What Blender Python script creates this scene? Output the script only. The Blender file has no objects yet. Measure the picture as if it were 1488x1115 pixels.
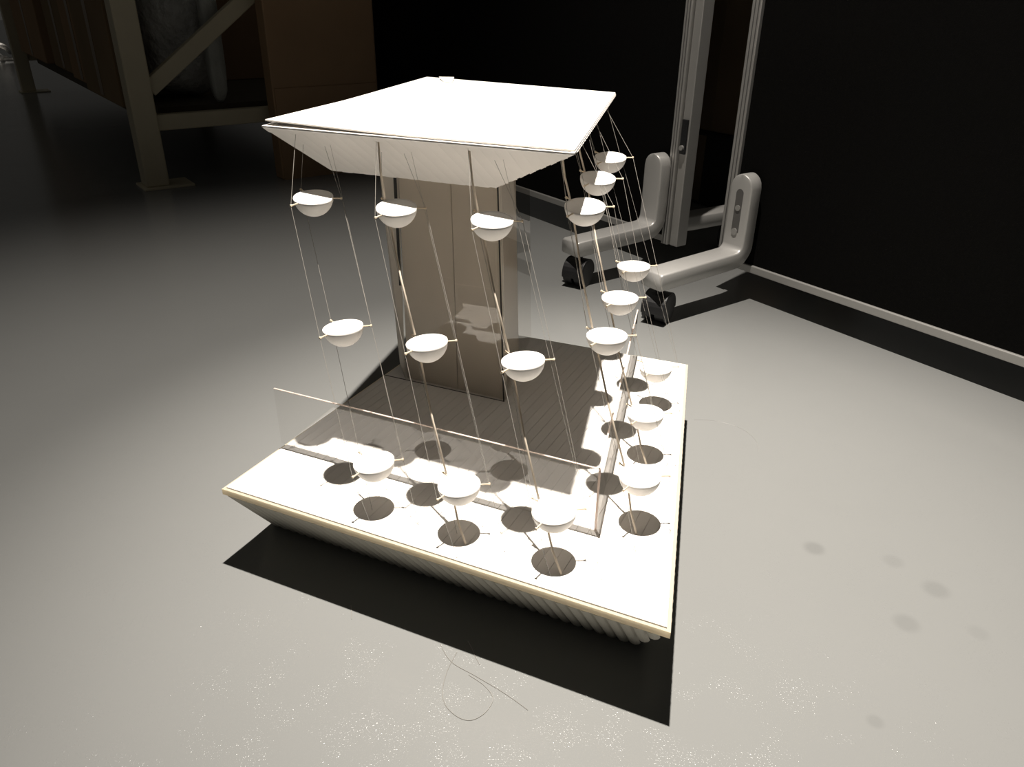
import bpy, bmesh, math, random
from mathutils import Vector, Matrix
random.seed(7)
S = bpy.context.scene
C = S.collection

# ------------------------------------------------------------------ camera
F_PX, CX, CY, HC = 1117.0, 744.0, 557.5, 0.55
PITCH, ROLL = math.radians(27.3), math.radians(0.8)
FW = Vector((0, math.cos(PITCH), -math.sin(PITCH)))
U0 = Vector((0, math.sin(PITCH), math.cos(PITCH)))
R0 = Vector((1, 0, 0))
RT = R0 * math.cos(ROLL) + U0 * math.sin(ROLL)
UP = U0 * math.cos(ROLL) - R0 * math.sin(ROLL)
cam = bpy.data.objects.new('camera', bpy.data.cameras.new('camera'))
C.objects.link(cam)
cam.matrix_world = Matrix(((RT.x, UP.x, -FW.x, 0), (RT.y, UP.y, -FW.y, 0), (RT.z, UP.z, -FW.z, HC), (0, 0, 0, 1)))
cam.data.sensor_width = 36.0
cam.data.lens = 36.0 * F_PX / 1488.0
cam.data.clip_start = 0.01
S.camera = cam

# ------------------------------------------------------------------ world, lamps, exposure
w = bpy.data.worlds.new('dark_hall'); S.world = w; w.use_nodes = True
w.node_tree.nodes['Background'].inputs[0].default_value = (1.0, 0.965, 0.88, 1)
w.node_tree.nodes['Background'].inputs[1].default_value = 0.034

def spot(name, loc, aim, power, size, blend, radius, col):
    l = bpy.data.lights.new(name, 'SPOT'); l.energy = power; l.spot_size = math.radians(size)
    l.spot_blend = blend; l.shadow_soft_size = radius; l.color = col
    o = bpy.data.objects.new(name, l); C.objects.link(o); o.location = loc
    o.rotation_euler = (Vector(aim) - Vector(loc)).to_track_quat('-Z', 'Y').to_euler()
    return o
LAMP = Vector((-0.02, 1.021, 2.713))
# one reflector lamp on the ceiling: its beam and the wider field round it
spot('ceiling_spotlight_beam', LAMP, (0.18, 0.70, 0), 570, 36, 1.0, 0.024, (1.0, 0.93, 0.845))
spot('ceiling_spotlight_field', LAMP, (0.18, 0.70, 0), 300, 79, 1.0, 0.024, (1.0, 0.93, 0.845))
spot('far_ceiling_spotlight', (-4.6, 6.6, 2.7), (-4.05, 6.15, 0), 300, 13, 0.7, 0.03, (1.0, 0.94, 0.86))

S.view_settings.view_transform = 'Standard'
S.view_settings.look = 'None'
S.view_settings.exposure = 0.0
S.view_settings.gamma = 1.0
S.view_settings.use_curve_mapping = False

# ------------------------------------------------------------------ materials
def newmat(name):
    m = bpy.data.materials.new(name); m.use_nodes = True
    return m, m.node_tree.nodes, m.node_tree.links

def pmat(name, col, rough=0.6, metal=0.0, spec=0.5, noise=None, bump=None, coat=0.0, sheen=0.0):
    """noise=(scale, amount) mottles the colour; bump=(scale, strength, distance)"""
    m, n, l = newmat(name)
    b = n['Principled BSDF']
    b.inputs['Base Color'].default_value = (*col, 1)
    b.inputs['Roughness'].default_value = rough
    b.inputs['Metallic'].default_value = metal
    b.inputs['Specular IOR Level'].default_value = spec
    b.inputs['Coat Weight'].default_value = coat
    b.inputs['Sheen Weight'].default_value = sheen
    tc = n.new('ShaderNodeTexCoord')
    if noise:
        t = n.new('ShaderNodeTexNoise'); t.inputs['Scale'].default_value = noise[0]; t.inputs['Detail'].default_value = 5
        l.new(tc.outputs['Object'], t.inputs['Vector'])
        r = n.new('ShaderNodeMapRange'); r.inputs[3].default_value = 1 - noise[1]; r.inputs[4].default_value = 1 + noise[1]
        l.new(t.outputs['Fac'], r.inputs[0])
        v = n.new('ShaderNodeVectorMath'); v.operation = 'SCALE'; v.inputs[0].default_value = col
        l.new(r.outputs[0], v.inputs['Scale']); l.new(v.outputs[0], b.inputs['Base Color'])
    if bump:
        t = n.new('ShaderNodeTexNoise'); t.inputs['Scale'].default_value = bump[0]; t.inputs['Detail'].default_value = 3
        l.new(tc.outputs['Object'], t.inputs['Vector'])
        u = n.new('ShaderNodeBump'); u.inputs['Strength'].default_value = bump[1]; u.inputs['Distance'].default_value = bump[2]
        l.new(t.outputs['Fac'], u.inputs['Height']); l.new(u.outputs[0], b.inputs['Normal'])
    return m

def acrylic(name, tint, gain=1.9, cap=0.83, rough=0.0):
    m, n, l = newmat(name)
    n.remove(n['Principled BSDF'])
    tr = n.new('ShaderNodeBsdfTransparent'); tr.inputs[0].default_value = (*tint, 1)
    gl = n.new('ShaderNodeBsdfGlossy'); gl.inputs['Roughness'].default_value = rough
    fr = n.new('ShaderNodeFresnel'); fr.inputs[0].default_value = 1.5
    mx = n.new('ShaderNodeMixShader')
    ge = n.new('ShaderNodeNewGeometry')     # both faces of the sheet reflect alike
    ml = n.new('ShaderNodeMath'); ml.operation = 'MULTIPLY'
    sub = n.new('ShaderNodeMath'); sub.operation = 'SUBTRACT'; sub.inputs[0].default_value = 1.0
    l.new(ge.outputs['Backfacing'], sub.inputs[1])
    l.new(fr.outputs[0], ml.inputs[0]); l.new(sub.outputs[0], ml.inputs[1])
    dbl = n.new('ShaderNodeMath'); dbl.operation = 'MULTIPLY'; dbl.inputs[1].default_value = gain
    cp = n.new('ShaderNodeMath'); cp.operation = 'MINIMUM'; cp.inputs[1].default_value = cap; l.new(dbl.outputs[0], cp.inputs[0])
    l.new(ml.outputs[0], dbl.inputs[0])
    l.new(cp.outputs[0], mx.inputs[0]); l.new(tr.outputs[0], mx.inputs[1]); l.new(gl.outputs[0], mx.inputs[2])
    l.new(mx.outputs[0], n['Material Output'].inputs[0])
    return m

def translucent(name, col, fac):
    m, n, l = newmat(name)
    n.remove(n['Principled BSDF'])
    d = n.new('ShaderNodeBsdfDiffuse'); d.inputs[0].default_value = (*col, 1)
    t = n.new('ShaderNodeBsdfTranslucent'); t.inputs[0].default_value = (*col, 1)
    mx = n.new('ShaderNodeMixShader'); mx.inputs[0].default_value = fac
    l.new(d.outputs[0], mx.inputs[1]); l.new(t.outputs[0], mx.inputs[2]); l.new(mx.outputs[0], n['Material Output'].inputs[0])
    return m

def floor_mat():
    m, n, l = newmat('grey_speckled_floor')
    b = n['Principled BSDF']
    tc = n.new('ShaderNodeTexCoord')
    big = n.new('ShaderNodeTexNoise'); big.inputs['Scale'].default_value = 2.2; big.inputs['Detail'].default_value = 6
    l.new(tc.outputs['Object'], big.inputs['Vector'])
    mr = n.new('ShaderNodeMapRange'); mr.inputs[3].default_value = 0.95; mr.inputs[4].default_value = 1.05
    l.new(big.outputs['Fac'], mr.inputs[0])
    last = mr.outputs[0]
    # round scuff stains, each with its own place
    for (x, y, r, s) in STAINS:
        vm = n.new('ShaderNodeVectorMath'); vm.operation = 'DISTANCE'; vm.inputs[1].default_value = (x, y, 0)
        l.new(tc.outputs['Object'], vm.inputs[0])
        k = n.new('ShaderNodeMapRange'); k.interpolation_type = 'SMOOTHSTEP'
        k.inputs[1].default_value = r * 0.6; k.inputs[2].default_value = r * 1.6; k.inputs[3].default_value = 1 - s; k.inputs[4].default_value = 1
        l.new(vm.outputs['Value'], k.inputs[0])
        mu = n.new('ShaderNodeMath'); mu.operation = 'MULTIPLY'
        l.new(last, mu.inputs[0]); l.new(k.outputs[0], mu.inputs[1]); last = mu.outputs[0]
    sc = n.new('ShaderNodeVectorMath'); sc.operation = 'SCALE'; sc.inputs[0].default_value = (0.208, 0.211, 0.205)
    l.new(last, sc.inputs['Scale']); l.new(sc.outputs[0], b.inputs['Base Color'])
    # fine sprinkled gloss grains
    v = n.new('ShaderNodeTexNoise'); v.inputs['Scale'].default_value = 620; v.inputs['Detail'].default_value = 2
    l.new(tc.outputs['Object'], v.inputs['Vector'])
    pk = n.new('ShaderNodeMapRange'); pk.inputs[1].default_value = 0.59; pk.inputs[2].default_value = 0.80
    l.new(v.outputs['Fac'], pk.inputs[0])
    bp_ = n.new('ShaderNodeBump'); bp_.inputs['Strength'].default_value = 0.42; bp_.inputs['Distance'].default_value = 0.0005
    pt = n.new('ShaderNodeTexNoise'); pt.inputs['Scale'].default_value = 26; pt.inputs['Detail'].default_value = 3
    l.new(tc.outputs['Object'], pt.inputs['Vector'])
    pm = n.new('ShaderNodeMapRange'); pm.inputs[1].default_value = 0.44; pm.inputs[2].default_value = 0.62; pm.inputs[3].default_value = 0.25
    l.new(pt.outputs['Fac'], pm.inputs[0])
    hm = n.new('ShaderNodeMath'); hm.operation = 'MULTIPLY'; l.new(pk.outputs[0], hm.inputs[0]); l.new(pm.outputs[0], hm.inputs[1])
    l.new(hm.outputs[0], bp_.inputs['Height']); l.new(bp_.outputs[0], b.inputs['Normal'])
    b.inputs['Roughness'].default_value = 0.2
    b.inputs['Specular IOR Level'].default_value = 0.38
    return m

def ray(x, y): return RT * ((x - CX) / F_PX) - UP * ((y - CY) / F_PX) + FW
def bp(x, y, z):
    d = ray(x, y); return Vector((0, 0, HC)) + d * ((z - HC) / d.z)
STAINS = [(*bp(1183, 797, 0)[:2], 0.0095, 0.16), (*bp(1360, 857, 0)[:2], 0.011, 0.12), (*bp(1317, 906, 0)[:2], 0.0105, 0.12),
          (*bp(1298, 816, 0)[:2], 0.009, 0.08), (*bp(1272, 1049, 0)[:2], 0.006, 0.10), (*bp(1422, 920, 0)[:2], 0.008, 0.06)]

M = dict(
    floor=floor_mat(),
    paper=pmat('white_card', (0.83, 0.80, 0.76), 0.75, spec=0.25, noise=(60, 0.02), bump=(900, 0.12, 0.0004)),
    plank=pmat('white_deck_card', (0.84, 0.81, 0.77), 0.7, spec=0.25, noise=(90, 0.025), bump=(700, 0.1, 0.0003)),
    groove=pmat('scored_card_groove', (0.55, 0.49, 0.42), 0.8, spec=0.1, noise=(80, 0.05)),
    hull=pmat('corrugated_card', (0.46, 0.44, 0.385), 0.8, spec=0.2, noise=(50, 0.05)),
    edge=translucent('cream_foam_edge', (0.98, 0.90, 0.74), 0.6),
    bowl=pmat('white_plastic_bowl', (0.86, 0.83, 0.79), 0.5, spec=0.3, noise=(150, 0.02), bump=(500, 0.15, 0.0005)),
    pin=pmat('pale_wood_pin', (0.72, 0.60, 0.44), 0.6, noise=(200, 0.08)),
    rod=pmat('pale_wood_rod', (0.66, 0.57, 0.46), 0.6, noise=(200, 0.06)),
    string=pmat('nylon_thread', (0.30, 0.28, 0.25), 0.35, noise=(100, 0.05)),
    glass=acrylic('clear_acrylic', (0.985, 0.982, 0.978)),
    sheet=acrylic('clear_acrylic_sheet', (0.975, 0.965, 0.95), 1.9, 0.34),
    glass_edge=translucent('acrylic_cut_edge', (0.80, 0.70, 0.64), 0.5),
    core=pmat('shade_toned_tower_card', (0.66, 0.60, 0.52), 0.7, spec=0.3, noise=(40, 0.03)),
    dark=pmat('dark_gap', (0.03, 0.028, 0.026), 0.8, noise=(60, 0.1)),
    felt=pmat('black_felt', (0.006, 0.0058, 0.0055), 1.0, spec=0.02, noise=(300, 0.3), bump=(900, 0.3, 0.001)),
    alu=pmat('anodised_aluminium', (0.44, 0.43, 0.41), 0.42, metal=0.55, noise=(30, 0.04)),
    cast=pmat('silver_painted_casting', (0.50, 0.49, 0.47), 0.38, metal=0.35, noise=(40, 0.04), bump=(400, 0.06, 0.0005)),
    slot=pmat('slot_shade_grey', (0.13, 0.125, 0.12), 0.5, metal=0.3, noise=(40, 0.1)),
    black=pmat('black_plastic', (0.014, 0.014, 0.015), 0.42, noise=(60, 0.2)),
    rack=pmat('ivory_painted_steel', (0.56, 0.50, 0.36), 0.5, noise=(12, 0.08)),
    carton=pmat('brown_cardboard', (0.36, 0.235, 0.14), 0.85, spec=0.1, noise=(7, 0.15), bump=(120, 0.1, 0.002)),
    carton2=pmat('dull_cardboard', (0.27, 0.19, 0.115), 0.85, spec=0.1, noise=(6, 0.2), bump=(120, 0.1, 0.002)),
    tape=pmat('packing_tape', (0.22, 0.15, 0.085), 0.4, noise=(30, 0.1)),
    film=pmat('crumpled_plastic_film', (0.40, 0.40, 0.385), 0.22, noise=(9, 0.5), bump=(38, 0.8, 0.02)),
    parcel=pmat('grey_wrapped_parcel', (0.36, 0.37, 0.345), 0.35, noise=(12, 0.25), bump=(30, 0.5, 0.01)),
    board=pmat('shelf_chipboard', (0.10, 0.08, 0.055), 0.85, noise=(30, 0.2)),
    white=pmat('white_enamel', (0.75, 0.72, 0.68), 0.35, noise=(20, 0.05)),
    hair=pmat('loose_nylon', (0.26, 0.25, 0.23), 0.3, noise=(80, 0.1)),
)

# ------------------------------------------------------------------ helpers
def obj(name, verts, faces, mat, parent=None, smooth=False):
    me = bpy.data.meshes.new(name); me.from_pydata([tuple(v) for v in verts], [], faces); me.update()
    bm = bmesh.new(); bm.from_mesh(me); bmesh.ops.recalc_face_normals(bm, faces=bm.faces); bm.to_mesh(me); bm.free()
    if smooth:
        for p in me.polygons: p.use_smooth = True
    me.materials.append(M[mat])
    o = bpy.data.objects.new(name, me); C.objects.link(o)
    if parent: o.parent = parent
    return o

def tag(o, label, cat, group=None):
    o['label'] = label; o['category'] = cat
    if group: o['group'] = group
    return o

def thing(name, label, cat, loc=(0, 0, 0), group=None):
    o = bpy.data.objects.new(name, None); C.objects.link(o); o.location = loc; o.empty_display_size = 0.05
    return tag(o, label, cat, group)

def local(parent, v): return Vector(v) - parent.location

def prism(poly, lo, hi):
    """poly: list of Vectors in XY; lo / hi: z or function of index"""
    n = len(poly)
    vs = [(p[0], p[1], lo) for p in poly] + [(p[0], p[1], hi) for p in poly]
    fs = [tuple(range(n))[::-1], tuple(range(n, 2 * n))] + [(i, (i + 1) % n, n + (i + 1) % n, n + i) for i in range(n)]
    return vs, fs

def slab(quad, nrm, th):
    """quad of 3-D points pushed along nrm by th"""
    q = [Vector(p) for p in quad]; k = len(q); d = Vector(nrm).normalized() * th
    vs = q + [p + d for p in q]
    fs = [tuple(range(k)), tuple(range(k, 2 * k))[::-1]] + [(i, (i + 1) % k, k + (i + 1) % k, k + i) for i in range(k)]
    return vs, fs

def boxv(o, ex, ey, ez):
    """box from corner o spanned by three vectors"""
    o, ex, ey, ez = map(Vector, (o, ex, ey, ez))
    vs = [o, o + ex, o + ex + ey, o + ey]; vs += [v + ez for v in vs]
    return vs, [(0, 1, 2, 3), (4, 5, 6, 7), (0, 1, 5, 4), (1, 2, 6, 5), (2, 3, 7, 6), (3, 0, 4, 7)]

def join(*vf):
    vs, fs = [], []
    for v, f in vf:
        k = len(vs); vs += list(v); fs += [tuple(i + k for i in q) for q in f]
    return vs, fs

def tube(pts, rad, seg=6):
    pts = [Vector(p) for p in pts]; vs, fs = [], []
    rr = rad if isinstance(rad, (list, tuple)) else [rad] * len(pts)
    for i, p in enumerate(pts):
        t = (pts[min(i + 1, len(pts) - 1)] - pts[max(i - 1, 0)]).normalized()
        a = t.cross(Vector((0.31, 0.17, 0.93))).normalized(); b = t.cross(a)
        for k in range(seg):
            an = 2 * math.pi * k / seg
            vs.append(p + (a * math.cos(an) + b * math.sin(an)) * rr[i])
    for i in range(len(pts) - 1):
        for k in range(seg):
            fs.append((i * seg + k, i * seg + (k + 1) % seg, (i + 1) * seg + (k + 1) % seg, (i + 1) * seg + k))
    fs.append(tuple(range(seg))[::-1]); fs.append(tuple((len(pts) - 1) * seg + k for k in range(seg)))
    return vs, fs

def lathe(prof, seg=28, closed=False):
    """prof: (r, z) points round the z axis"""
    vs, fs, n = [], [], len(prof)
    for r, z in prof:
        for k in range(seg):
            a = 2 * math.pi * k / seg; vs.append((r * math.cos(a), r * math.sin(a), z))
    m = n if closed else n - 1
    for i in range(m):
        j = (i + 1) % n
        for k in range(seg): fs.append((i * seg + k, i * seg + (k + 1) % seg, j * seg + (k + 1) % seg, j * seg + k))
    return vs, fs

def spline(pts, n=8):
    pts = [Vector(p) for p in pts]; out = []
    for i in range(len(pts) - 1):
        p0, p1, p2, p3 = pts[max(i - 1, 0)], pts[i], pts[i + 1], pts[min(i + 2, len(pts) - 1)]
        for k in range(n):
            t = k / n
            out.append(0.5 * ((2 * p1) + (p2 - p0) * t + (2 * p0 - 5 * p1 + 4 * p2 - p3) * t * t + (3 * p1 - p0 - 3 * p2 + p3) * t ** 3))
    out.append(pts[-1]); return out

def bevel(o, wdt, seg=2):
    md = o.modifiers.new('bevel', 'BEVEL'); md.width = wdt; md.segments = seg; md.limit_method = 'ANGLE'
    return o

def clip(poly, p, nrm):
    """keep the part of a 2-D polygon where (q - p).nrm >= 0"""
    out = []
    for i in range(len(poly)):
        a, b = poly[i], poly[(i + 1) % len(poly)]
        da, db = (a - p).dot(nrm), (b - p).dot(nrm)
        if da >= 0: out.append(a)
        if (da > 0 > db) or (da < 0 < db): out.append(a + (b - a) * (da / (da - db)))
    return out

def isect(p, d, q, e):
    """2-D line intersection"""
    cr = d.x * e.y - d.y * e.x
    t = ((q.x - p.x) * e.y - (q.y - p.y) * e.x) / cr
    return p + d * t

V2 = lambda v: Vector((v[0], v[1]))
V3 = lambda v, z: Vector((v[0], v[1], z))

# ------------------------------------------------------------------ floor
fl = obj('floor', *boxv((-9, -3, -0.05), (18, 0, 0), (0, 16, 0), (0, 0, 0.05)), 'floor')
fl['kind'] = 'structure'

# ------------------------------------------------------------------ the card model
HD = 0.089                                           # deck height
bL, bFR, bBR = Vector((-0.2968, 0.6506)), Vector((0.1311, 0.4604)), Vector((0.2435, 0.9598))
dl = (Vector((-0.1543, 0.9492)) - bL).normalized()   # direction of the deck boards
bBL = isect(bL, dl, bBR, Vector((-0.929, 0.370)))
DECK = [bL, bFR, bBR, bBL]
df = (bFR - bL).normalized()
model = thing('pavilion_model', 'white card model of a pavilion with overhanging roof and plank deck on grey floor', 'model', (-0.02, 0.78, 0))

def inset(poly, d):
    k = len(poly); cen = sum(poly, Vector((0, 0))) / k; out = []
    ln = []
    for i in range(k):
        a, b = poly[i], poly[(i + 1) % k]; t = (b - a).normalized(); nn = Vector((-t.y, t.x))
        if (cen - a).dot(nn) < 0: nn = -nn
        dd = d[i] if isinstance(d, (list, tuple)) else d
        ln.append((a + nn * dd, t))
    for i in range(k):
        p, t = ln[i - 1]; q, e = ln[i]; out.append(isect(p, t, q, e))
    return out

def mobj(name, vf, mat, parent=model, smooth=False):
    vs = [Vector(v) - model.location for v in vf[0]]
    return obj(name, vs, vf[1], mat, parent, smooth)

# base: foam board with cream edge, scored plank deck on it, ribbed hull below
EDGE_T = 0.008
board_b = mobj('deck_board', prism(DECK, HD - EDGE_T, HD - 0.0014), 'edge')
board_b['label'] = 'cream foam board edge under the white deck'
under = mobj('deck_underlay', prism(inset(DECK, 0.0034), HD - 0.0016, HD - 0.0010), 'groove')
PITCHP = 0.0117
inn = inset(DECK, 0.0034)
mid = sum(DECK, Vector((0, 0))) / 4
k = 0
s0 = 0.0
nrmf = Vector((dl.y, -dl.x))                         # across the boards
if nrmf.dot(df) < 0: nrmf = -nrmf
while True:
    a0 = bL + nrmf * (k * PITCHP + 0.00018); a1 = bL + nrmf * ((k + 1) * PITCHP - 0.00018)
    pl = clip(clip(inn, a0, nrmf), a1, -nrmf)
    k += 1
    if len(pl) >= 3:
        area = abs(sum(pl[i].x * pl[(i + 1) % len(pl)].y - pl[(i + 1) % len(pl)].x * pl[i].y for i in range(len(pl)))) / 2
        if area > 1e-5: mobj('deck_plank', prism(pl, HD - 0.0011, HD), 'plank')
    if k > 60: break

# hull: front slopes in to the floor, the other sides nearly upright
hL, hFR = V2(bp(395, 760, 0)), V2(bp(930, 928, 0))
hBR = bBR + Vector((-0.03, -0.02)); hBL = bBL + Vector((0.01, -0.02))
zt = HD - EDGE_T
top = [V3(p, zt) for p in inset(DECK, [0.004, 0.0012, 0.001, 0.001])]; bot = [V3(p, 0.0015) for p in (hL, hFR, hBR, hBL)]
vs = top + bot
fs = [(i, (i + 1) % 4, 4 + (i + 1) % 4, 4 + i) for i in range(4)] + [(3, 2, 1, 0), (4, 5, 6, 7)]
mobj('hull', (vs, fs), 'hull')

def rib(name, a, b, out, wid, mat, parent=model, hgt=1.0):
    """half-round corrugation from a to b standing out along `out`"""
    a, b, out = Vector(a), Vector(b), Vector(out).normalized()
    t = (b - a).normalized(); sd = t.cross(out).normalized(); vs, fs = [], []
    pr = [(-0.5, 0.0), (-0.38, 0.20), (-0.15, 0.33), (0.15, 0.33), (0.38, 0.20), (0.5, 0.0)]
    for p in (a, b):
        for (x, y) in pr: vs.append(p + sd * (x * wid) + out * (y * wid * hgt))
    n = len(pr)
    for i in range(n - 1): fs.append((i, i + 1, n + i + 1, n + i))
    fs += [(0, n, 2 * n - 1, n - 1), tuple(range(n)), tuple(range(n, 2 * n))]
    return mobj(name, (vs, fs), mat, parent)

def ribs_on(TL, TR, BR_, BL_, pitch, outhint, mat, over=0.0, jitter=0.0, hgt=0.5):
    TL, TR, BR_, BL_ = map(Vector, (TL, TR, BR_, BL_))
    et = (TR - TL); L_ = et.length; u = et.normalized()
    out = u.cross(BL_ - TL); out = out if out.dot(Vector(outhint)) > 0 else -out
    out.normalize()
    v = u.cross(out).normalized(); v = v if v.dot(BL_ - TL) > 0 else -v
    hb = (BL_ - TL).dot(v); b0 = (BL_ - TL).dot(u); b1 = (BR_ - TL).dot(u)
    lean = (b0 / hb) * 0.0
    nrib = int(L_ / pitch)
    for i in range(nrib):
        s = (i + 0.5) * pitch
        # lower end: limited by both hips
        h_ = hb
        if b0 > 1e-4 and s - pitch * .4 < b0: h_ = hb * (s - pitch * .4) / b0
        if b1 < L_ - 1e-4 and s + pitch * .4 > b1: h_ = min(h_, hb * (L_ - s - pitch * .4) / (L_ - b1))
        if h_ < 0.004: continue
        h_ += over * (1 if h_ > hb - 1e-6 else 0.2) + random.uniform(-jitter, jitter)
        rib('corrugation_rib', TL + u * s + out * 0.0002, TL + u * s + v * h_ + out * 0.0002, out, pitch * 1.0, mat, hgt=hgt)
ribs_on(top[0], top[1], bot[1], bot[0], PITCHP, (-0.4, -1, -0.6), 'hull', 0.0, 0.0, 0.8)
ribs_on(top[1], top[2], bot[2], bot[1], PITCHP, (1, -0.2, -0.2), 'hull', 0.0, 0.0, 0.5)

# roof: shallow tray with sloping ribbed underside and a thin lid
ZR, ZB = 0.422, 0.360
rFL, rFR, rBR, rBL = (V2(bp(380, 181, ZR)), V2(bp(835, 221, ZR)), V2(bp(895, 135, ZR)), V2(bp(620, 112, ZR)))
qFL, qFR = V2(bp(480, 247, ZB)), V2(bp(720, 273, ZB))
qBR = qFR + (rBR - rFR) * 0.72; qBL = qFL + (rBL - rFL) * 0.80
ROOF = [rFL, rFR, rBR, rBL]
rtop = [V3(p, ZR - 0.0024) for p in ROOF]; rbot = [V3(p, ZB) for p in (qFL, qFR, qBR, qBL)]
mobj('roof_tray', (rtop + rbot, [(i, (i + 1) % 4, 4 + (i + 1) % 4, 4 + i) for i in range(4)] + [(3, 2, 1, 0), (4, 5, 6, 7)]), 'paper')
rim = inset(ROOF, 0.0)
rim_i = inset(ROOF, 0.004)
vs = [V3(p, ZR - 0.0024) for p in rim] + [V3(p, ZR - 0.0011) for p in rim] + [V3(p, ZR - 0.0024) for p in rim_i] + [V3(p, ZR - 0.0011) for p in rim_i]
fs = []
for i in range(4):
    j = (i + 1) % 4
    fs += [(i, j, 4 + j, 4 + i), (8 + i, 8 + j, 12 + j, 12 + i), (4 + i, 4 + j, 12 + j, 12 + i), (i, j, 8 + j, 8 + i)]
mobj('roof_rim', (vs, fs), 'paper')
lid = inset(ROOF, [0.0065, 0.0006, 0.001, 0.0008])
# lid sheet, its corner over the front curling up a little
g = 8; vs, fs = [], []
for zo in (0.0, -0.0014):
    for i in range(g + 1):
        for j in range(g + 1):
            u_, v_ = i / g, j / g
            p = (lid[0] * (1 - u_) + lid[1] * u_) * (1 - v_) + (lid[3] * (1 - u_) + lid[2] * u_) * v_
            curl = 0.0035 * max(0, 1 - u_ * 2.2) * max(0, 1 - v_ * 2.5)
            vs.append(V3(p, ZR + 0.0006 + zo + curl))
N = (g + 1) ** 2
for i in range(g):
    for j in range(g):
        a = i * (g + 1) + j; q = (a, a + 1, a + g + 2, a + g + 1)
        fs += [q, tuple(N + x for x in q[::-1])]
bd = [i * (g + 1) for i in range(g + 1)] + [g * (g + 1) + j for j in range(1, g + 1)] + [i * (g + 1) + g for i in range(g - 1, -1, -1)] + [j for j in range(g - 1, 0, -1)]
for i in range(len(bd)):
    a, b = bd[i], bd[(i + 1) % len(bd)]; fs.append((a, b, N + b, N + a))
mobj('roof_lid', (vs, fs), 'paper')
ribs_on(rtop[0], rtop[1], rbot[1], rbot[0], 0.0142, (-0.4, -1, -0.6), 'paper', 0.0012, 0.0008, 0.07)
ribs_on(rtop[1], rtop[2], rbot[2], rbot[1], 0.0142, (1, -0.2, -0.5), 'paper', 0.001, 0.001, 0.2)
# loose card scrap with a lifted tab near the back of the lid
c0 = V2(bp(644, 120, ZR)); c1 = V2(bp(657, 121.5, ZR)); c2 = V2(bp(660, 117, ZR)); c3 = V2(bp(638, 115.5, ZR))
zs = ZR + 0.0008
mobj('card_tab', ([V3(c0, zs), V3(c1, zs), V3(c2, zs + 0.0032), V3(c3, zs + 0.0028), V3(c0, zs + .001), V3(c1, zs + .001), V3(c2, zs + 0.0042), V3(c3, zs + 0.0032)],
     [(0, 1, 2, 3), (4, 5, 6, 7), (0, 1, 5, 4), (1, 2, 6, 5), (2, 3, 7, 6), (3, 0, 4, 7)]), 'paper')

# tower: white card core behind acrylic sheets, its beige shade tone put in the colour
tA, tB = V2(bp(590, 551, HD)), V2(bp(732, 583, HD))      # front, left and right foot
tC, tD = V2(bp(757, 489, HD)), V2(bp(770, 489, HD))      # card side end, acrylic side end on the back edge
tE = V2(bp(581.5, 528.5, HD))
ftu = (tB - tA).normalized(); ftn = Vector((ftu.y, -ftu.x)); ftn = ftn if ftn.y < 0 else -ftn
TOP = 0.395
shift = Vector((-0.010, 0.004))
def wall(a, b, th, z0=HD, z1=TOP, sa=shift, sb=shift, n=None):
    t = (b - a).normalized(); nn = Vector((-t.y, t.x)) if n is None else n
    q = [V3(a, z0), V3(b, z0), V3(b + sb, z1), V3(a + sa, z1)]
    return slab(q, (nn.x, nn.y, 0), th)
sA = Vector((0.004, -0.006))
mseam = 0.53
tm = tA + (tB - tA) * mseam; sm = sA + (shift - sA) * mseam
back = -ftn * 0.004
mobj('tower_front_card', wall(tA + back, tm + back - ftu * 0.0005, 0.003, sa=sA, sb=sm, n=-ftn), 'core')
mobj('tower_front_card', wall(tm + back + ftu * 0.0005, tB + back, 0.003, sa=sm, sb=shift, n=-ftn), 'core')
mobj('tower_backing', wall(tA + back - ftn * 0.0035, tB + back - ftn * 0.0035, 0.002, sa=sA, sb=shift, n=-ftn), 'core')
gf = mobj('tower_front_sheet', wall(tA, tB, 0.002, sa=sA, sb=shift, n=ftn), 'sheet')
gf['label'] = 'glossy clear acrylic sheet on the tower front'
sd = (tD - tB).normalized(); sn = Vector((sd.y, -sd.x)); sn = sn if sn.x > 0 else -sn
tC2 = tB + sd * (tC - tB).dot(sd)
mobj('tower_side_card', wall(tB + sd * 0.004 - sn * 0.003, tB + sd * (tD - tB).length * 0.62 - sn * 0.003, 0.003, n=-sn), 'core')
gs = mobj('tower_side_sheet', wall(tB + sd * 0.001, tD, 0.002, n=sn), 'sheet')
gs['label'] = 'clear acrylic sheet on the tower side'
ce = mobj('tower_corner_edge', wall(tB + ftn * 0.002, tB + ftn * 0.002 + sd * 0.0012, 0.0016, n=sn), 'dark')
mobj('tower_slit_shade', slab([V3(tA - ftu * 0.0035 + sA * .5, 0.22), V3(tA - ftu * 0.0005 + sA * .5, 0.22), V3(tA - ftu * 0.0005 + sA, TOP), V3(tA - ftu * 0.0045 + sA, TOP)], (ftn.x, ftn.y, 0), 0.001), 'dark')  # dark strip put in for the shade of the slit
# left card fin, leaning out to the top
ztop = 0.372
pE = Vector((0, 0, HC)) + ray(552, 250) * ((0.925) / ray(552, 250).y)
pA = Vector((0, 0, HC)) + ray(579, 250) * ((0.905) / ray(579, 250).y)
eE, eA = V3(tE, HD), V3(tA, HD) + Vector((-0.001, 0.0, 0))
pE = eE + (pE - eE) * 1.1; pA = eA + (pA - eA) * 1.1
mobj('tower_fin', slab([eE, eA, pA, pE], (-0.3, 0.9, 0), 0.002), 'core')
# dark score line across the deck at the tower foot
lx = V2(bp(560, 545.3, HD))
mobj('threshold_line', prism([lx, tB + ftn * 0.0005, tB + ftn * 0.0016, lx + ftn * 0.0011], HD, HD + 0.0005), 'dark')

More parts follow.
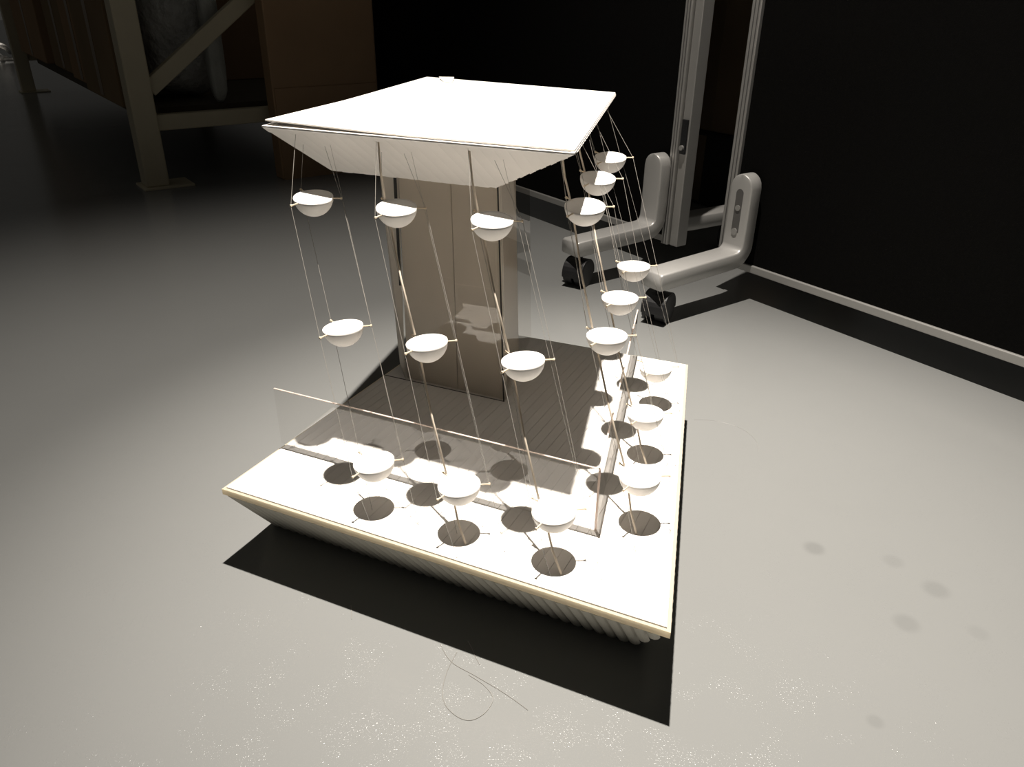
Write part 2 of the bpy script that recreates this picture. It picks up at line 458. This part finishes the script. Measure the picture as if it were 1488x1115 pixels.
# clear rails on the deck
gL, gC = V2(bp(409, 644, HD)), V2(bp(866, 771, HD))
gB = isect(gC, (V2(bp(922, 514, HD)) - gC).normalized(), bBR, (bBL - bBR).normalized())
gB = gC + (gB - gC) * 0.992
ZG = 0.158
def rail(a, b):
    t = (b - a).normalized(); n = Vector((-t.y, t.x)); th = 0.0018
    r = mobj('clear_rail', slab([V3(a, HD), V3(b, HD), V3(b, ZG), V3(a, ZG)], (n.x, n.y, 0), th), 'glass')
    r['label'] = 'clear acrylic rail standing on the deck'
    e1 = slab([V3(a, ZG), V3(b, ZG), V3(b, ZG + 0.0006), V3(a, ZG + 0.0006)], (n.x, n.y, 0), th)
    o = mobj('polished_edge', e1, 'glass_edge', r)
    for end in ((b,) if a == gL else (a,)):
        s_ = t * 0.0005 * (-1 if end == a else 1)
        mobj('polished_edge', slab([V3(end, HD), V3(end + s_, HD), V3(end + s_, ZG), V3(end, ZG)], (n.x, n.y, 0), th), 'glass_edge', r)
rail(gL, gC - df * 0.0006); rail(gC, gB)

# ------------------------------------------------------------------ bowls on strings
LV = [0.3612, 0.249, 0.139]
PX = dict(a=[(455, 286), (498, 475), (543, 671)], b=[(576, 301), (620, 497), (667, 704)], c=[(715, 319), (760, 523), (805, 742)],
          d=[(850, 299), (882, 487), (930, 691)], e=[(869, 258), (901, 432), (938, 600)], f=[(887, 228), (921, 386), (953, 533)])
BOWL_R = 0.020
prof = [(BOWL_R * math.sin(t), -BOWL_R * math.cos(t)) for t in [math.pi / 2 * i / 11 for i in range(12)]]
prof[0] = (0.0006, -BOWL_R)
ri = BOWL_R - 0.0009
pin_ = [(ri, -0.0001), (ri - 0.0001, -0.0006), (0.0006, -0.0006)]
dv, dfc = lathe([(0.0004, -0.0004), (ri - 0.0003, -0.0004), (ri - 0.0003, -0.0009), (0.0004, -0.0009)], 40, closed=True)
disc_mesh = None
bv, bf = lathe(prof + pin_, 40, closed=True)
bowl_mesh = None
PIN_L = 0.0085
pv, pf = join(tube([(BOWL_R - 0.0008, 0, -0.0012), (BOWL_R + PIN_L, 0, -0.0012)], 0.00075, 6),
              tube([(BOWL_R + PIN_L - 0.0012, 0, -0.0012), (BOWL_R + PIN_L + 0.0006, 0, -0.0012)], [0.0012, 0.0013], 6))
pin_mesh = None
ANG = [0.03, math.radians(128), math.radians(232)]
tier = ['top tier', 'middle tier', 'lowest tier']
colname = dict(a='end column of the row along the cream edge',
               b='middle column of the row along the cream edge',
               c='column by the rail corner, row along the cream edge',
               d='column by the rail corner, row along the side rail',
               e='middle column of the row along the side rail',
               f='column nearest the black boards, row along the side rail')
tilt = {0: (0.155, 0.0), 1: (0.0, -0.09), 2: (0.0, -0.09)}
cols = {}
for key, px in PX.items():
    cs = [bp(x, y, LV[i] - (0.0036 if i == 0 and key in 'abc' else 0)) for i, (x, y) in enumerate(px)]
    cols[key] = cs
    pins = []
    for i, c in enumerate(cs):
        root = thing('hanging_bowl', f'white flat-topped half-sphere bowl, {tier[i]}, {colname[key]}', 'bowl', c, 'white bowls hung on strings')
        tx, ty = tilt[i]
        if key in 'def': ty *= 0.4
        root.rotation_euler = (tx + random.uniform(-.02, .02), ty + random.uniform(-.02, .02), random.uniform(-.06, .06))
        if bowl_mesh is None:
            bo = obj('bowl_shell', bv, bf, 'bowl', root, True); bowl_mesh = bo.data
        else:
            bo = bpy.data.objects.new('bowl_shell', bowl_mesh); C.objects.link(bo); bo.parent = root
        if disc_mesh is None:
            do = obj('top_disc', dv, dfc, 'bowl', root); disc_mesh = do.data
        else:
            do = bpy.data.objects.new('top_disc', disc_mesh); C.objects.link(do); do.parent = root
        mt = root.rotation_euler.to_matrix()
        row = []
        for a in ANG:
            if pin_mesh is None:
                po = obj('pin', pv, pf, 'pin', root); pin_mesh = po.data
            else:
                po = bpy.data.objects.new('pin', pin_mesh); C.objects.link(po); po.parent = root
            po.rotation_euler = (0, 0, a)
            row.append(c + mt @ Vector(((BOWL_R + PIN_L) * math.cos(a), (BOWL_R + PIN_L) * math.sin(a), -0.0012)))
        pins.append(row)
    # strings: roof underside - pins - deck
    ax_top = cs[0] + (cs[0] - cs[1]) * ((0.412 - LV[0]) / (LV[0] - LV[1]))
    slope = (cs[2] - cs[0]) / (LV[0] - LV[2])
    cen_r = (rFL + rFR + rBR + rBL) / 4
    for a in range(3):
        off = pins[0][a] - cs[0]
        p2 = V2(ax_top) + V2(off) * 0.55
        p2 = p2 + (cen_r - p2).normalized() * 0.010
        # keep under the roof outline
        if key in 'abc':
            e = (rFR - rFL).normalized(); nn = Vector((-e.y, e.x)); dd = (p2 - rFL).dot(nn)
            if dd < 0.006: p2 = p2 + nn * (0.006 - dd); dd = 0.006
            zt_ = ZR - 0.0024 - dd * (ZR - 0.0024 - ZB) / ((qFL - rFL).dot(nn))
        else:
            e = (rBR - rFR).normalized(); nn = Vector((-e.y, e.x)); dd = (p2 - rFR).dot(nn)
            if dd < 0.006: p2 = p2 + nn * (0.006 - dd); dd = 0.006
            zt_ = ZR - 0.0024 - dd * (ZR - 0.0024 - ZB) / ((qFR - rFR).dot(nn))
        bot_ = pins[2][a] + slope * (pins[2][a].z - HD); bot_.z = HD - 0.0002
        for i in range(4):                       # every string is glued inside the deck edge
            e0, e1 = DECK[i], DECK[(i + 1) % 4]; nn_ = Vector((-(e1 - e0).y, (e1 - e0).x)).normalized()
            if (mid - e0).dot(nn_) < 0: nn_ = -nn_
            gap_ = (V2(bot_) - e0).dot(nn_)
            if gap_ < 0.006: bot_ = bot_ + V3(nn_ * (0.006 - gap_), 0)
        pts = [V3(p2, zt_ + 0.001), pins[0][a], pins[1][a], pins[2][a], bot_]
        mobj('string', tube(pts, 0.00022, 5), 'string')
    # second string to the lowest bowl's outer pin
    mobj('string', tube([V3(p2, zt_ + 0.001) + (pins[0][0] - pins[0][2]) * 0.62 + Vector((0, 0, 0.002 if key in 'abc' else 0.008)), pins[2][0] + Vector((-0.001, 0, 0))], 0.00016, 5), 'string')

# wooden rods leaning with the columns
def fascia(x, y):
    a, b, c = rtop[0], rtop[1], rbot[1]
    n = (b - a).cross(c - a); d = ray(x, y); o = Vector((0, 0, HC))
    return o + d * ((a - o).dot(n) / d.dot(n))
def rim_pt(c): return c + Vector((1.03 * BOWL_R * math.cos(2.25), 1.03 * BOWL_R * math.sin(2.25), 0.0002))
for key, topp, foot in (('b', fascia(550, 206), (677, 791)), ('c', fascia(682, 219), (816, 835)),
                        ('d', None, (925, 776)), ('e', None, (941, 679))):
    cs = cols[key]; pts = [rim_pt(c) for c in cs]
    if topp is None:
        q = pts[0] + (pts[0] - pts[1]) * 0.40; q.z = 0.404; topp = q
    ends = [topp] + pts + [bp(*foot, HD) + Vector((0, 0, -0.0003))]
    segs = []
    for i in range(4):
        a, b = ends[i], ends[i + 1]
        if i:                                    # leave the bowl through its underside
            d = (b - a); q = a - cs[i - 1]
            A_, B_, C_ = d.dot(d), 2 * d.dot(q), q.dot(q) - (BOWL_R - 0.0005) ** 2
            a = a + d * ((-B_ + math.sqrt(max(B_ * B_ - 4 * A_ * C_, 0))) / (2 * A_))
        segs.append(tube([a, (a + b) / 2 + Vector((-0.0015, 0, 0)), b], 0.00105, 7))
    mobj('wooden_rod', join(*segs), 'rod', smooth=True)

# ------------------------------------------------------------------ castered partition boards
P0 = Vector((0.0474, 2.0224)); DB = Vector((0.5826, -0.8128)); NB = Vector((-0.8128, -0.5826))
def W(t, n, z): q = P0 + DB * t + NB * n; return Vector((q.x, q.y, z))
def bar(t0, t1, n0, n1, z0, z1):
    return boxv(W(t0, n0, z0), W(t1, n0, z0) - W(t0, n0, z0), W(t0, n1, z0) - W(t0, n0, z0), Vector((0, 0, z1 - z0)))

def loft(secs):
    """secs: list of (centre, half-width vec, half-thick vec)"""
    vs, fs, K = [], [], 16
    for c, a, b in secs:
        for k in range(K):
            an = 2 * math.pi * k / K; ca, sa = math.cos(an), math.sin(an)
            e = 0.24
            vs.append(c + a * (math.copysign(abs(ca) ** e, ca)) + b * (math.copysign(abs(sa) ** e, sa)))
    for i in range(len(secs) - 1):
        for k in range(K): fs.append((i * K + k, i * K + (k + 1) % K, (i + 1) * K + (k + 1) % K, (i + 1) * K + k))
    fs += [tuple(range(K)), tuple((len(secs) - 1) * K + k for k in range(K))]
    return vs, fs

def foot(t, side, root, lead=True):
    """cast foot: arm along the floor and slotted upright; side +1 towards the model"""
    back_ = 0.0 if side > 0 else 0.026
    def c(n, z): return W(t, side * (n + back_), z)
    hw = Vector((DB.x, DB.y, 0)) * 0.0255
    nv = Vector((NB.x, NB.y, 0)) * side; zv = Vector((0, 0, 1))
    secs = []
    path = [(0.248, 0.083, 0.014, 0.97), (0.243, 0.083, 0.0165, 1), (0.16, 0.0855, 0.0165, 1), (0.060, 0.0882, 0.0165, 1)]
    for n, z, th, wd in path: secs.append((c(n, z), hw * wd, zv * th))
    # fillet up into the upright
    R_ = 0.030; cx_, cz_ = 0.0495, 0.0885 + R_
    for i in range(1, 7):
        an = math.radians(90 * i / 7)
        p = c(cx_ - R_ * math.sin(an), cz_ - R_ * math.cos(an))
        dirn = nv * math.sin(an) + zv * math.cos(an)
        secs.append((p, hw, dirn * 0.0165))
    for z in (0.145, 0.19, 0.222): secs.append((c(0.0195, z), hw, nv * 0.0155))
    for an in (25, 45, 62, 76, 86): secs.append((c(0.0195, 0.222 + 0.0255 * math.sin(math.radians(an))), hw * math.cos(math.radians(an)), nv * 0.0155))
    o = obj('foot', *loft(secs), 'cast', None, True); o.parent = root
    o.data.transform(Matrix.Translation(-root.location))
    # slot in the upright: flat dark plate, recess shade put in its colour
    if lead:
        sl = []
        for i in range(20):
            an = 2 * math.pi * i / 20; zc = 0.212 if math.sin(an) > 0 else 0.135
            sl.append(c(0.0345, zc + 0.0085 * math.sin(an)) + Vector((DB.x, DB.y, 0)) * (0.0085 * math.cos(an)))
        s = obj('slot', *slab(sl, nv, 0.0007), 'slot', None); s.parent = o; s.data.transform(Matrix.Translation(-root.location))
        b_ = obj('bolt', *tube([c(0.0340, 0.14), c(0.0372, 0.14)], 0.0065, 12), 'alu', None); b_.parent = o; b_.data.transform(Matrix.Translation(-root.location))
        b2 = obj('bolt', *tube([c(0.0340, 0.185), c(0.0366, 0.185)], 0.0055, 12), 'alu', None); b2.parent = o; b2.data.transform(Matrix.Translation(-root.location))
    # caster
    rt_ = root.location; cc = c(0.222, 0)
    cs_ = bpy.data.objects.new('caster', None)
    ax = (Vector((DB.x, DB.y, 0)) * 0.92 + Vector((NB.x, NB.y, 0)) * -0.38).normalized()
    fw_ = ax.cross(Vector((0, 0, 1)))
    def disc(o_, r, th, seg=24):
        return tube([o_ - ax * (th * .5), o_ - ax * (th * .46), o_ + ax * (th * .46), o_ + ax * (th * .5)], [r * .93, r, r, r * .93], seg)
    wz = 0.0275
    hoodv, hoodf = [], []
    # hood: part cylinder wrapping the top of the wheels
    nh = 14
    for q in (-0.0225, 0.0225):
        for r in (0.0305, 0.0265):
            for i in range(nh + 1):
                an = math.radians(-12 + 200 * i / nh)
                hoodv.append(cc + Vector((0, 0, wz)) + ax * q + (fw_ * math.cos(an) + Vector((0, 0, 1)) * math.sin(an)) * r)
    m_ = nh + 1
    for i in range(nh):
        hoodf += [(i, i + 1, 2 * m_ + i + 1, 2 * m_ + i), (m_ + i, m_ + i + 1, 3 * m_ + i + 1, 3 * m_ + i),
                  (i, i + 1, m_ + i + 1, m_ + i), (2 * m_ + i, 2 * m_ + i + 1, 3 * m_ + i + 1, 3 * m_ + i)]
    hoodf += [(0, m_, 3 * m_, 2 * m_), (nh, m_ + nh, 3 * m_ + nh, 2 * m_ + nh)]
    hood = obj('caster', hoodv, hoodf, 'black', None); hood.parent = root; hood.data.transform(Matrix.Translation(-rt_))
    hood['label'] = 'black twin-wheel caster'
    bevel(hood, 0.001)
    for q in (-0.0125, 0.0125):
        wv = obj('wheel', *disc(cc + Vector((0, 0, wz)) + ax * q, 0.0262 + 0.0012, 0.020), 'black', None); wv.parent = hood; wv.data.transform(Matrix.Translation(-rt_))
    st = obj('stem', *tube([cc + Vector((0, 0, wz + 0.022)), cc + Vector((0, 0, 0.074))], 0.008, 12), 'black', None); st.parent = hood; st.data.transform(Matrix.Translation(-rt_))

def bar_obj(name, root, args, mat, bv=0.0015):
    o = obj(name, *bar(*args), mat, None); o.parent = root; o.data.transform(Matrix.Translation(-root.location)); return bevel(o, bv)

def groovebars(root, t0, t1, z0, z1, nf):
    """extruded upright with shallow grooves"""
    o = bar_obj('upright', root, (t0, t1, nf - 0.030, nf, z0, z1), 'alu')
    k = (t1 - t0)
    for fr in (0.30, 0.68):  # thin dark strips put in for the shade of the grooves
        g_ = obj('groove', *bar(t0 + k * fr, t0 + k * fr + 0.0022, nf - 0.001, nf + 0.0004, z0 + 0.002, z1 - 0.002), 'slot', None)
        g_.parent = o; g_.data.transform(Matrix.Translation(-root.location))
    return o

HB = 1.85
def partition(label, t0, t1, zb, feet, stile_l, stile_r, second=None):
    root = thing('partition_board', label, 'partition', W((t0 + t1) / 2, 0, 0))
    bar_obj('panel', root, (t0 + stile_l * .5, t1 - stile_r * .5, -0.022, -0.006, zb + 0.006, HB - 0.004), 'felt')
    bar_obj('bottom_rail', root, (t0 + stile_l, t1 - stile_r, -0.026, 0.0, zb, zb + 0.0145), 'alu')
    bar_obj('top_rail', root, (t0 + stile_l, t1 - stile_r, -0.026, 0.0, HB - 0.016, HB), 'alu')
    if stile_l: groovebars(root, t0, t0 + stile_l, zb - 0.004, HB, 0.002)
    if stile_r: groovebars(root, t1 - stile_r, t1, zb - 0.004, HB, 0.002)
    for t, both in feet:
        foot(t, 1, root, lead=both)
        foot(t, -1.0, root, lead=False)
    return root
pbL = partition('black felt partition board with grooved silver post behind the card model', -0.905, 0.490, 0.060, [(0.458, False)], 0.016, 0.018)
# hinge post with latch at its end
bar_obj('hinge_post', pbL, (0.4925, 0.513, -0.034, -0.004, 0.056, HB), 'alu')
lt = bar_obj('latch', pbL, (0.4955, 0.510, -0.004, 0.001, 0.250, 0.318), 'black', 0.001)
kn = obj('latch_knob', *tube([W(0.503, 0.0, 0.263), W(0.503, 0.006, 0.263)], 0.005, 12), 'alu', None); kn.parent = lt; kn.data.transform(Matrix.Translation(-pbL.location))
pbR = partition('black felt partition board with a slotted silver foot and bright bottom rail', 0.630, 2.10, 0.057, [(0.690, True), (2.04, True)], 0.021, 0.024)

# ------------------------------------------------------------------ pallet rack and goods
K0 = Vector((-1.085, 2.335)); KU = Vector((-0.596, 0.803)); KV = Vector((0.803, 0.596))
def RK(s, q, z): p = K0 + KU * s + KV * q; return Vector((p.x, p.y, z))
rack = thing('pallet_rack', 'ivory painted steel pallet rack with diagonal brace, loaded with cartons', 'rack', RK(0, 0, 0))
def rbox(name, s0, s1, q0, q1, z0, z1, mat, parent=None, bv=0.0):
    o = obj(name, *boxv(RK(s0, q0, z0), RK(s1, q0, z0) - RK(s0, q0, z0), RK(s0, q1, z0) - RK(s0, q0, z0), Vector((0, 0, z1 - z0))), mat, None)
    if parent:
        o.parent = parent; pl_ = parent.location if parent.parent is None else parent.parent.location
        o.data.transform(Matrix.Translation(-pl_))
    if bv: bevel(o, bv)
    return o
for s in (0.0, 2.70):
    for q in (0.0, 0.92):
        po = rbox('post', s - 0.035, s + 0.035, q - 0.033, q + 0.033, 0.006, 2.6, 'rack', rack, 0.004)
        rbox('base_plate', s - 0.055, s + 0.055, q - 0.045, q + 0.10, 0.0, 0.006, 'rack', rack, 0.001)
    rbox('strut', s - 0.015, s + 0.015, 0.033, 0.887, 0.160, 0.205, 'rack', rack, 0.003)
    a, b = RK(s, 0.030, 0.275), RK(s, 0.89, 0.91)
    dv = (b - a); sv = Vector((KU.x, KU.y, 0)) * 0.03; uv = dv.cross(sv).normalized() * 0.045
    o = obj('diagonal_brace', *boxv(a - sv * .5 - uv * .5, dv, sv, uv), 'rack', None); o.parent = rack; o.data.transform(Matrix.Translation(-rack.location)); bevel(o, 0.003)
rbox('shelf_board', 0.06, 2.64, 0.06, 0.86, 0.190, 0.215, 'board', rack)
rbox('cross_bar', 0.06, 2.64, 0.07, 0.11, 0.150, 0.190, 'board', rack)

def carton(label, s0, s1, q0, q1, z0, z1, mat, yaw=0.0, flap=True):
    root = thing('cardboard_box', label, 'box', RK((s0 + s1) / 2, (q0 + q1) / 2, z0))
    b_ = rbox('carton_body', s0, s1, q0, q1, z0, z1, mat, root, 0.004)
    if flap:
        rbox('tape_strip', (s0 + s1) / 2 - 0.025, (s0 + s1) / 2 + 0.025, q0 - 0.0015, q0, z0 + 0.01, z1 - 0.01, 'tape', root)
        rbox('tape_strip', s0 - 0.0015, s0, (q0 + q1) / 2 - 0.025, (q0 + q1) / 2 + 0.025, z0 + 0.01, z1 - 0.01, 'tape', root)
    root.rotation_euler.z = yaw
    return root
carton('tall brown carton beside the near ivory rack post', 0.10, 0.62, -0.03, 0.035, 0.216, 1.10, 'carton2', 0.0)
carton('narrow dark brown carton, second along the rack from the near post', 0.68, 1.06, 0.0, 0.86, 0.216, 1.25, 'carton')
carton('brown carton, third along the rack from the near post', 1.14, 1.62, 0.02, 0.52, 0.216, 1.2, 'carton2')
carton('brown carton next to the far rack post', 1.72, 2.55, 0.0, 0.55, 0.216, 1.3, 'carton')

def lumpy(name, label, cat, cen, ax, mat, seed, group=None, sub=4, amp=0.16):
    rnd = random.Random(seed); bm = bmesh.new(); bmesh.ops.create_icosphere(bm, subdivisions=sub, radius=1.0)
    dirs = [(Vector((rnd.gauss(0, 1), rnd.gauss(0, 1), rnd.gauss(0, 1))), rnd.uniform(2, 7), rnd.uniform(0, 6.3)) for _ in range(9)]
    for v in bm.verts:
        p = v.co.copy(); kx = [math.copysign(abs(c_) ** 0.62, c_) for c_ in p]
        r = 1 + amp * sum(math.sin(p.dot(d_) * f_ * 0.6 + ph) for d_, f_, ph in dirs) / 4.5
        v.co = Vector((kx[0] * ax[0], kx[1] * ax[1], kx[2] * ax[2])) * r
    zmin = min(v.co.z for v in bm.verts)
    for v in bm.verts: v.co.z -= zmin
    me = bpy.data.meshes.new(name); bm.to_mesh(me); bm.free(); me.materials.append(M[mat])
    o = bpy.data.objects.new(name, me); C.objects.link(o); o.location = cen; o.rotation_euler.z = math.atan2(KV.y, KV.x)
    return tag(o, label, cat, group)
lumpy('wrapped_bundle', 'large bundle in crumpled clear plastic film behind the diagonal brace', 'bundle', RK(0.30, 0.19, 0.216), (0.125, 0.17, 0.27), 'film', 3)
lumpy('wrapped_parcel', 'pale grey wrapped parcel standing against the plastic bundle', 'parcel', RK(0.075, 0.255, 0.216), (0.028, 0.022, 0.20), 'parcel', 8, sub=3, amp=0.06)

# big carton standing on the floor between the rack and the partition
cb = thing('cardboard_box', 'big flat brown carton on the floor between rack and partition', 'box', RK(-0.095, 0.52, 0))
rbox('carton_body', -0.125, -0.065, 0.35, 0.70, 0.0, 1.05, 'carton', cb, 0.004)
rbox('flap', -0.1285, -0.1252, 0.355, 0.695, 0.0, 0.27, 'carton', cb)

# cartons behind the gap between the partition boards; lower one coloured black for shade
for lab, t0, t1, n0, n1, z0, z1, mt in (('carton coloured as deep shade behind the gap of the partition boards, under another', -0.25, 0.45, -0.95, -0.50, 0, 0.20, 'black'),
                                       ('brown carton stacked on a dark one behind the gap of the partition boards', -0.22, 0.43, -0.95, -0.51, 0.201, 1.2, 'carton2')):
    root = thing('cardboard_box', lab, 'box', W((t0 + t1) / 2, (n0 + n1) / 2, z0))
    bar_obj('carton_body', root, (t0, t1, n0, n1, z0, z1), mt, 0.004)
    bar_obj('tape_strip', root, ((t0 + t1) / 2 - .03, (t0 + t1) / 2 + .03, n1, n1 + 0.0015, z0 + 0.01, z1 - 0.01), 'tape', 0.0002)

# pale metal stand far along the rack
fs_ = thing('metal_stand', 'pale curved metal stand on the floor beyond the far rack post', 'stand', bp(4, 90, 0))
def fpt(x, y, z): return bp(x, y, z) - fs_.location
for pts, r in (([(-30, 80, .02), (-8, 66, .10), (6, 68, .10), (15, 76, .03)], 0.018), ([(-30, 86, .015), (-6, 80, .06), (4, 84, .02), (11, 85.5, .012)], 0.016)):
    o = obj('curved_leg', *tube(spline([fpt(*p) for p in pts], 6), r, 8), 'white', fs_, True)
obj('base_bar', *tube([fpt(-40, 88, .012), fpt(24, 86, .012)], 0.012, 6), 'white', fs_)

# ------------------------------------------------------------------ loose threads on the floor
def thread(label, px, r=0.00030):
    pts = spline([bp(x, y, r) for x, y in px], 8)
    o = obj('loose_thread', *tube(pts, r, 5), 'hair'); return tag(o, label, 'thread', 'loose threads on the floor')
thread('thin looped nylon thread lying on the floor by the model shadow', [(664, 948), (650, 975), (643, 1005), (648, 1026), (665, 1042), (683, 1047), (700, 1040), (712, 1027), (716, 1013), (703, 996), (681, 981)])
thread('thin nearly straight nylon thread crossing the looped one', [(640, 936), (648, 952), (661, 966), (690, 982), (735, 1009), (767, 1032)])
thread('short thread end at the model shadow edge beside the looped thread', [(680, 932), (685, 941), (690, 953), (697, 966)])
thread('tiny upright hair lying across the shadow edge', [(510, 880), (511, 890), (511, 900)])
thread('fine curved hair on the lit floor beside the deck edge', [(1008, 610), (1040, 612), (1075, 622), (1098, 640), (1102, 658)], 0.00014)
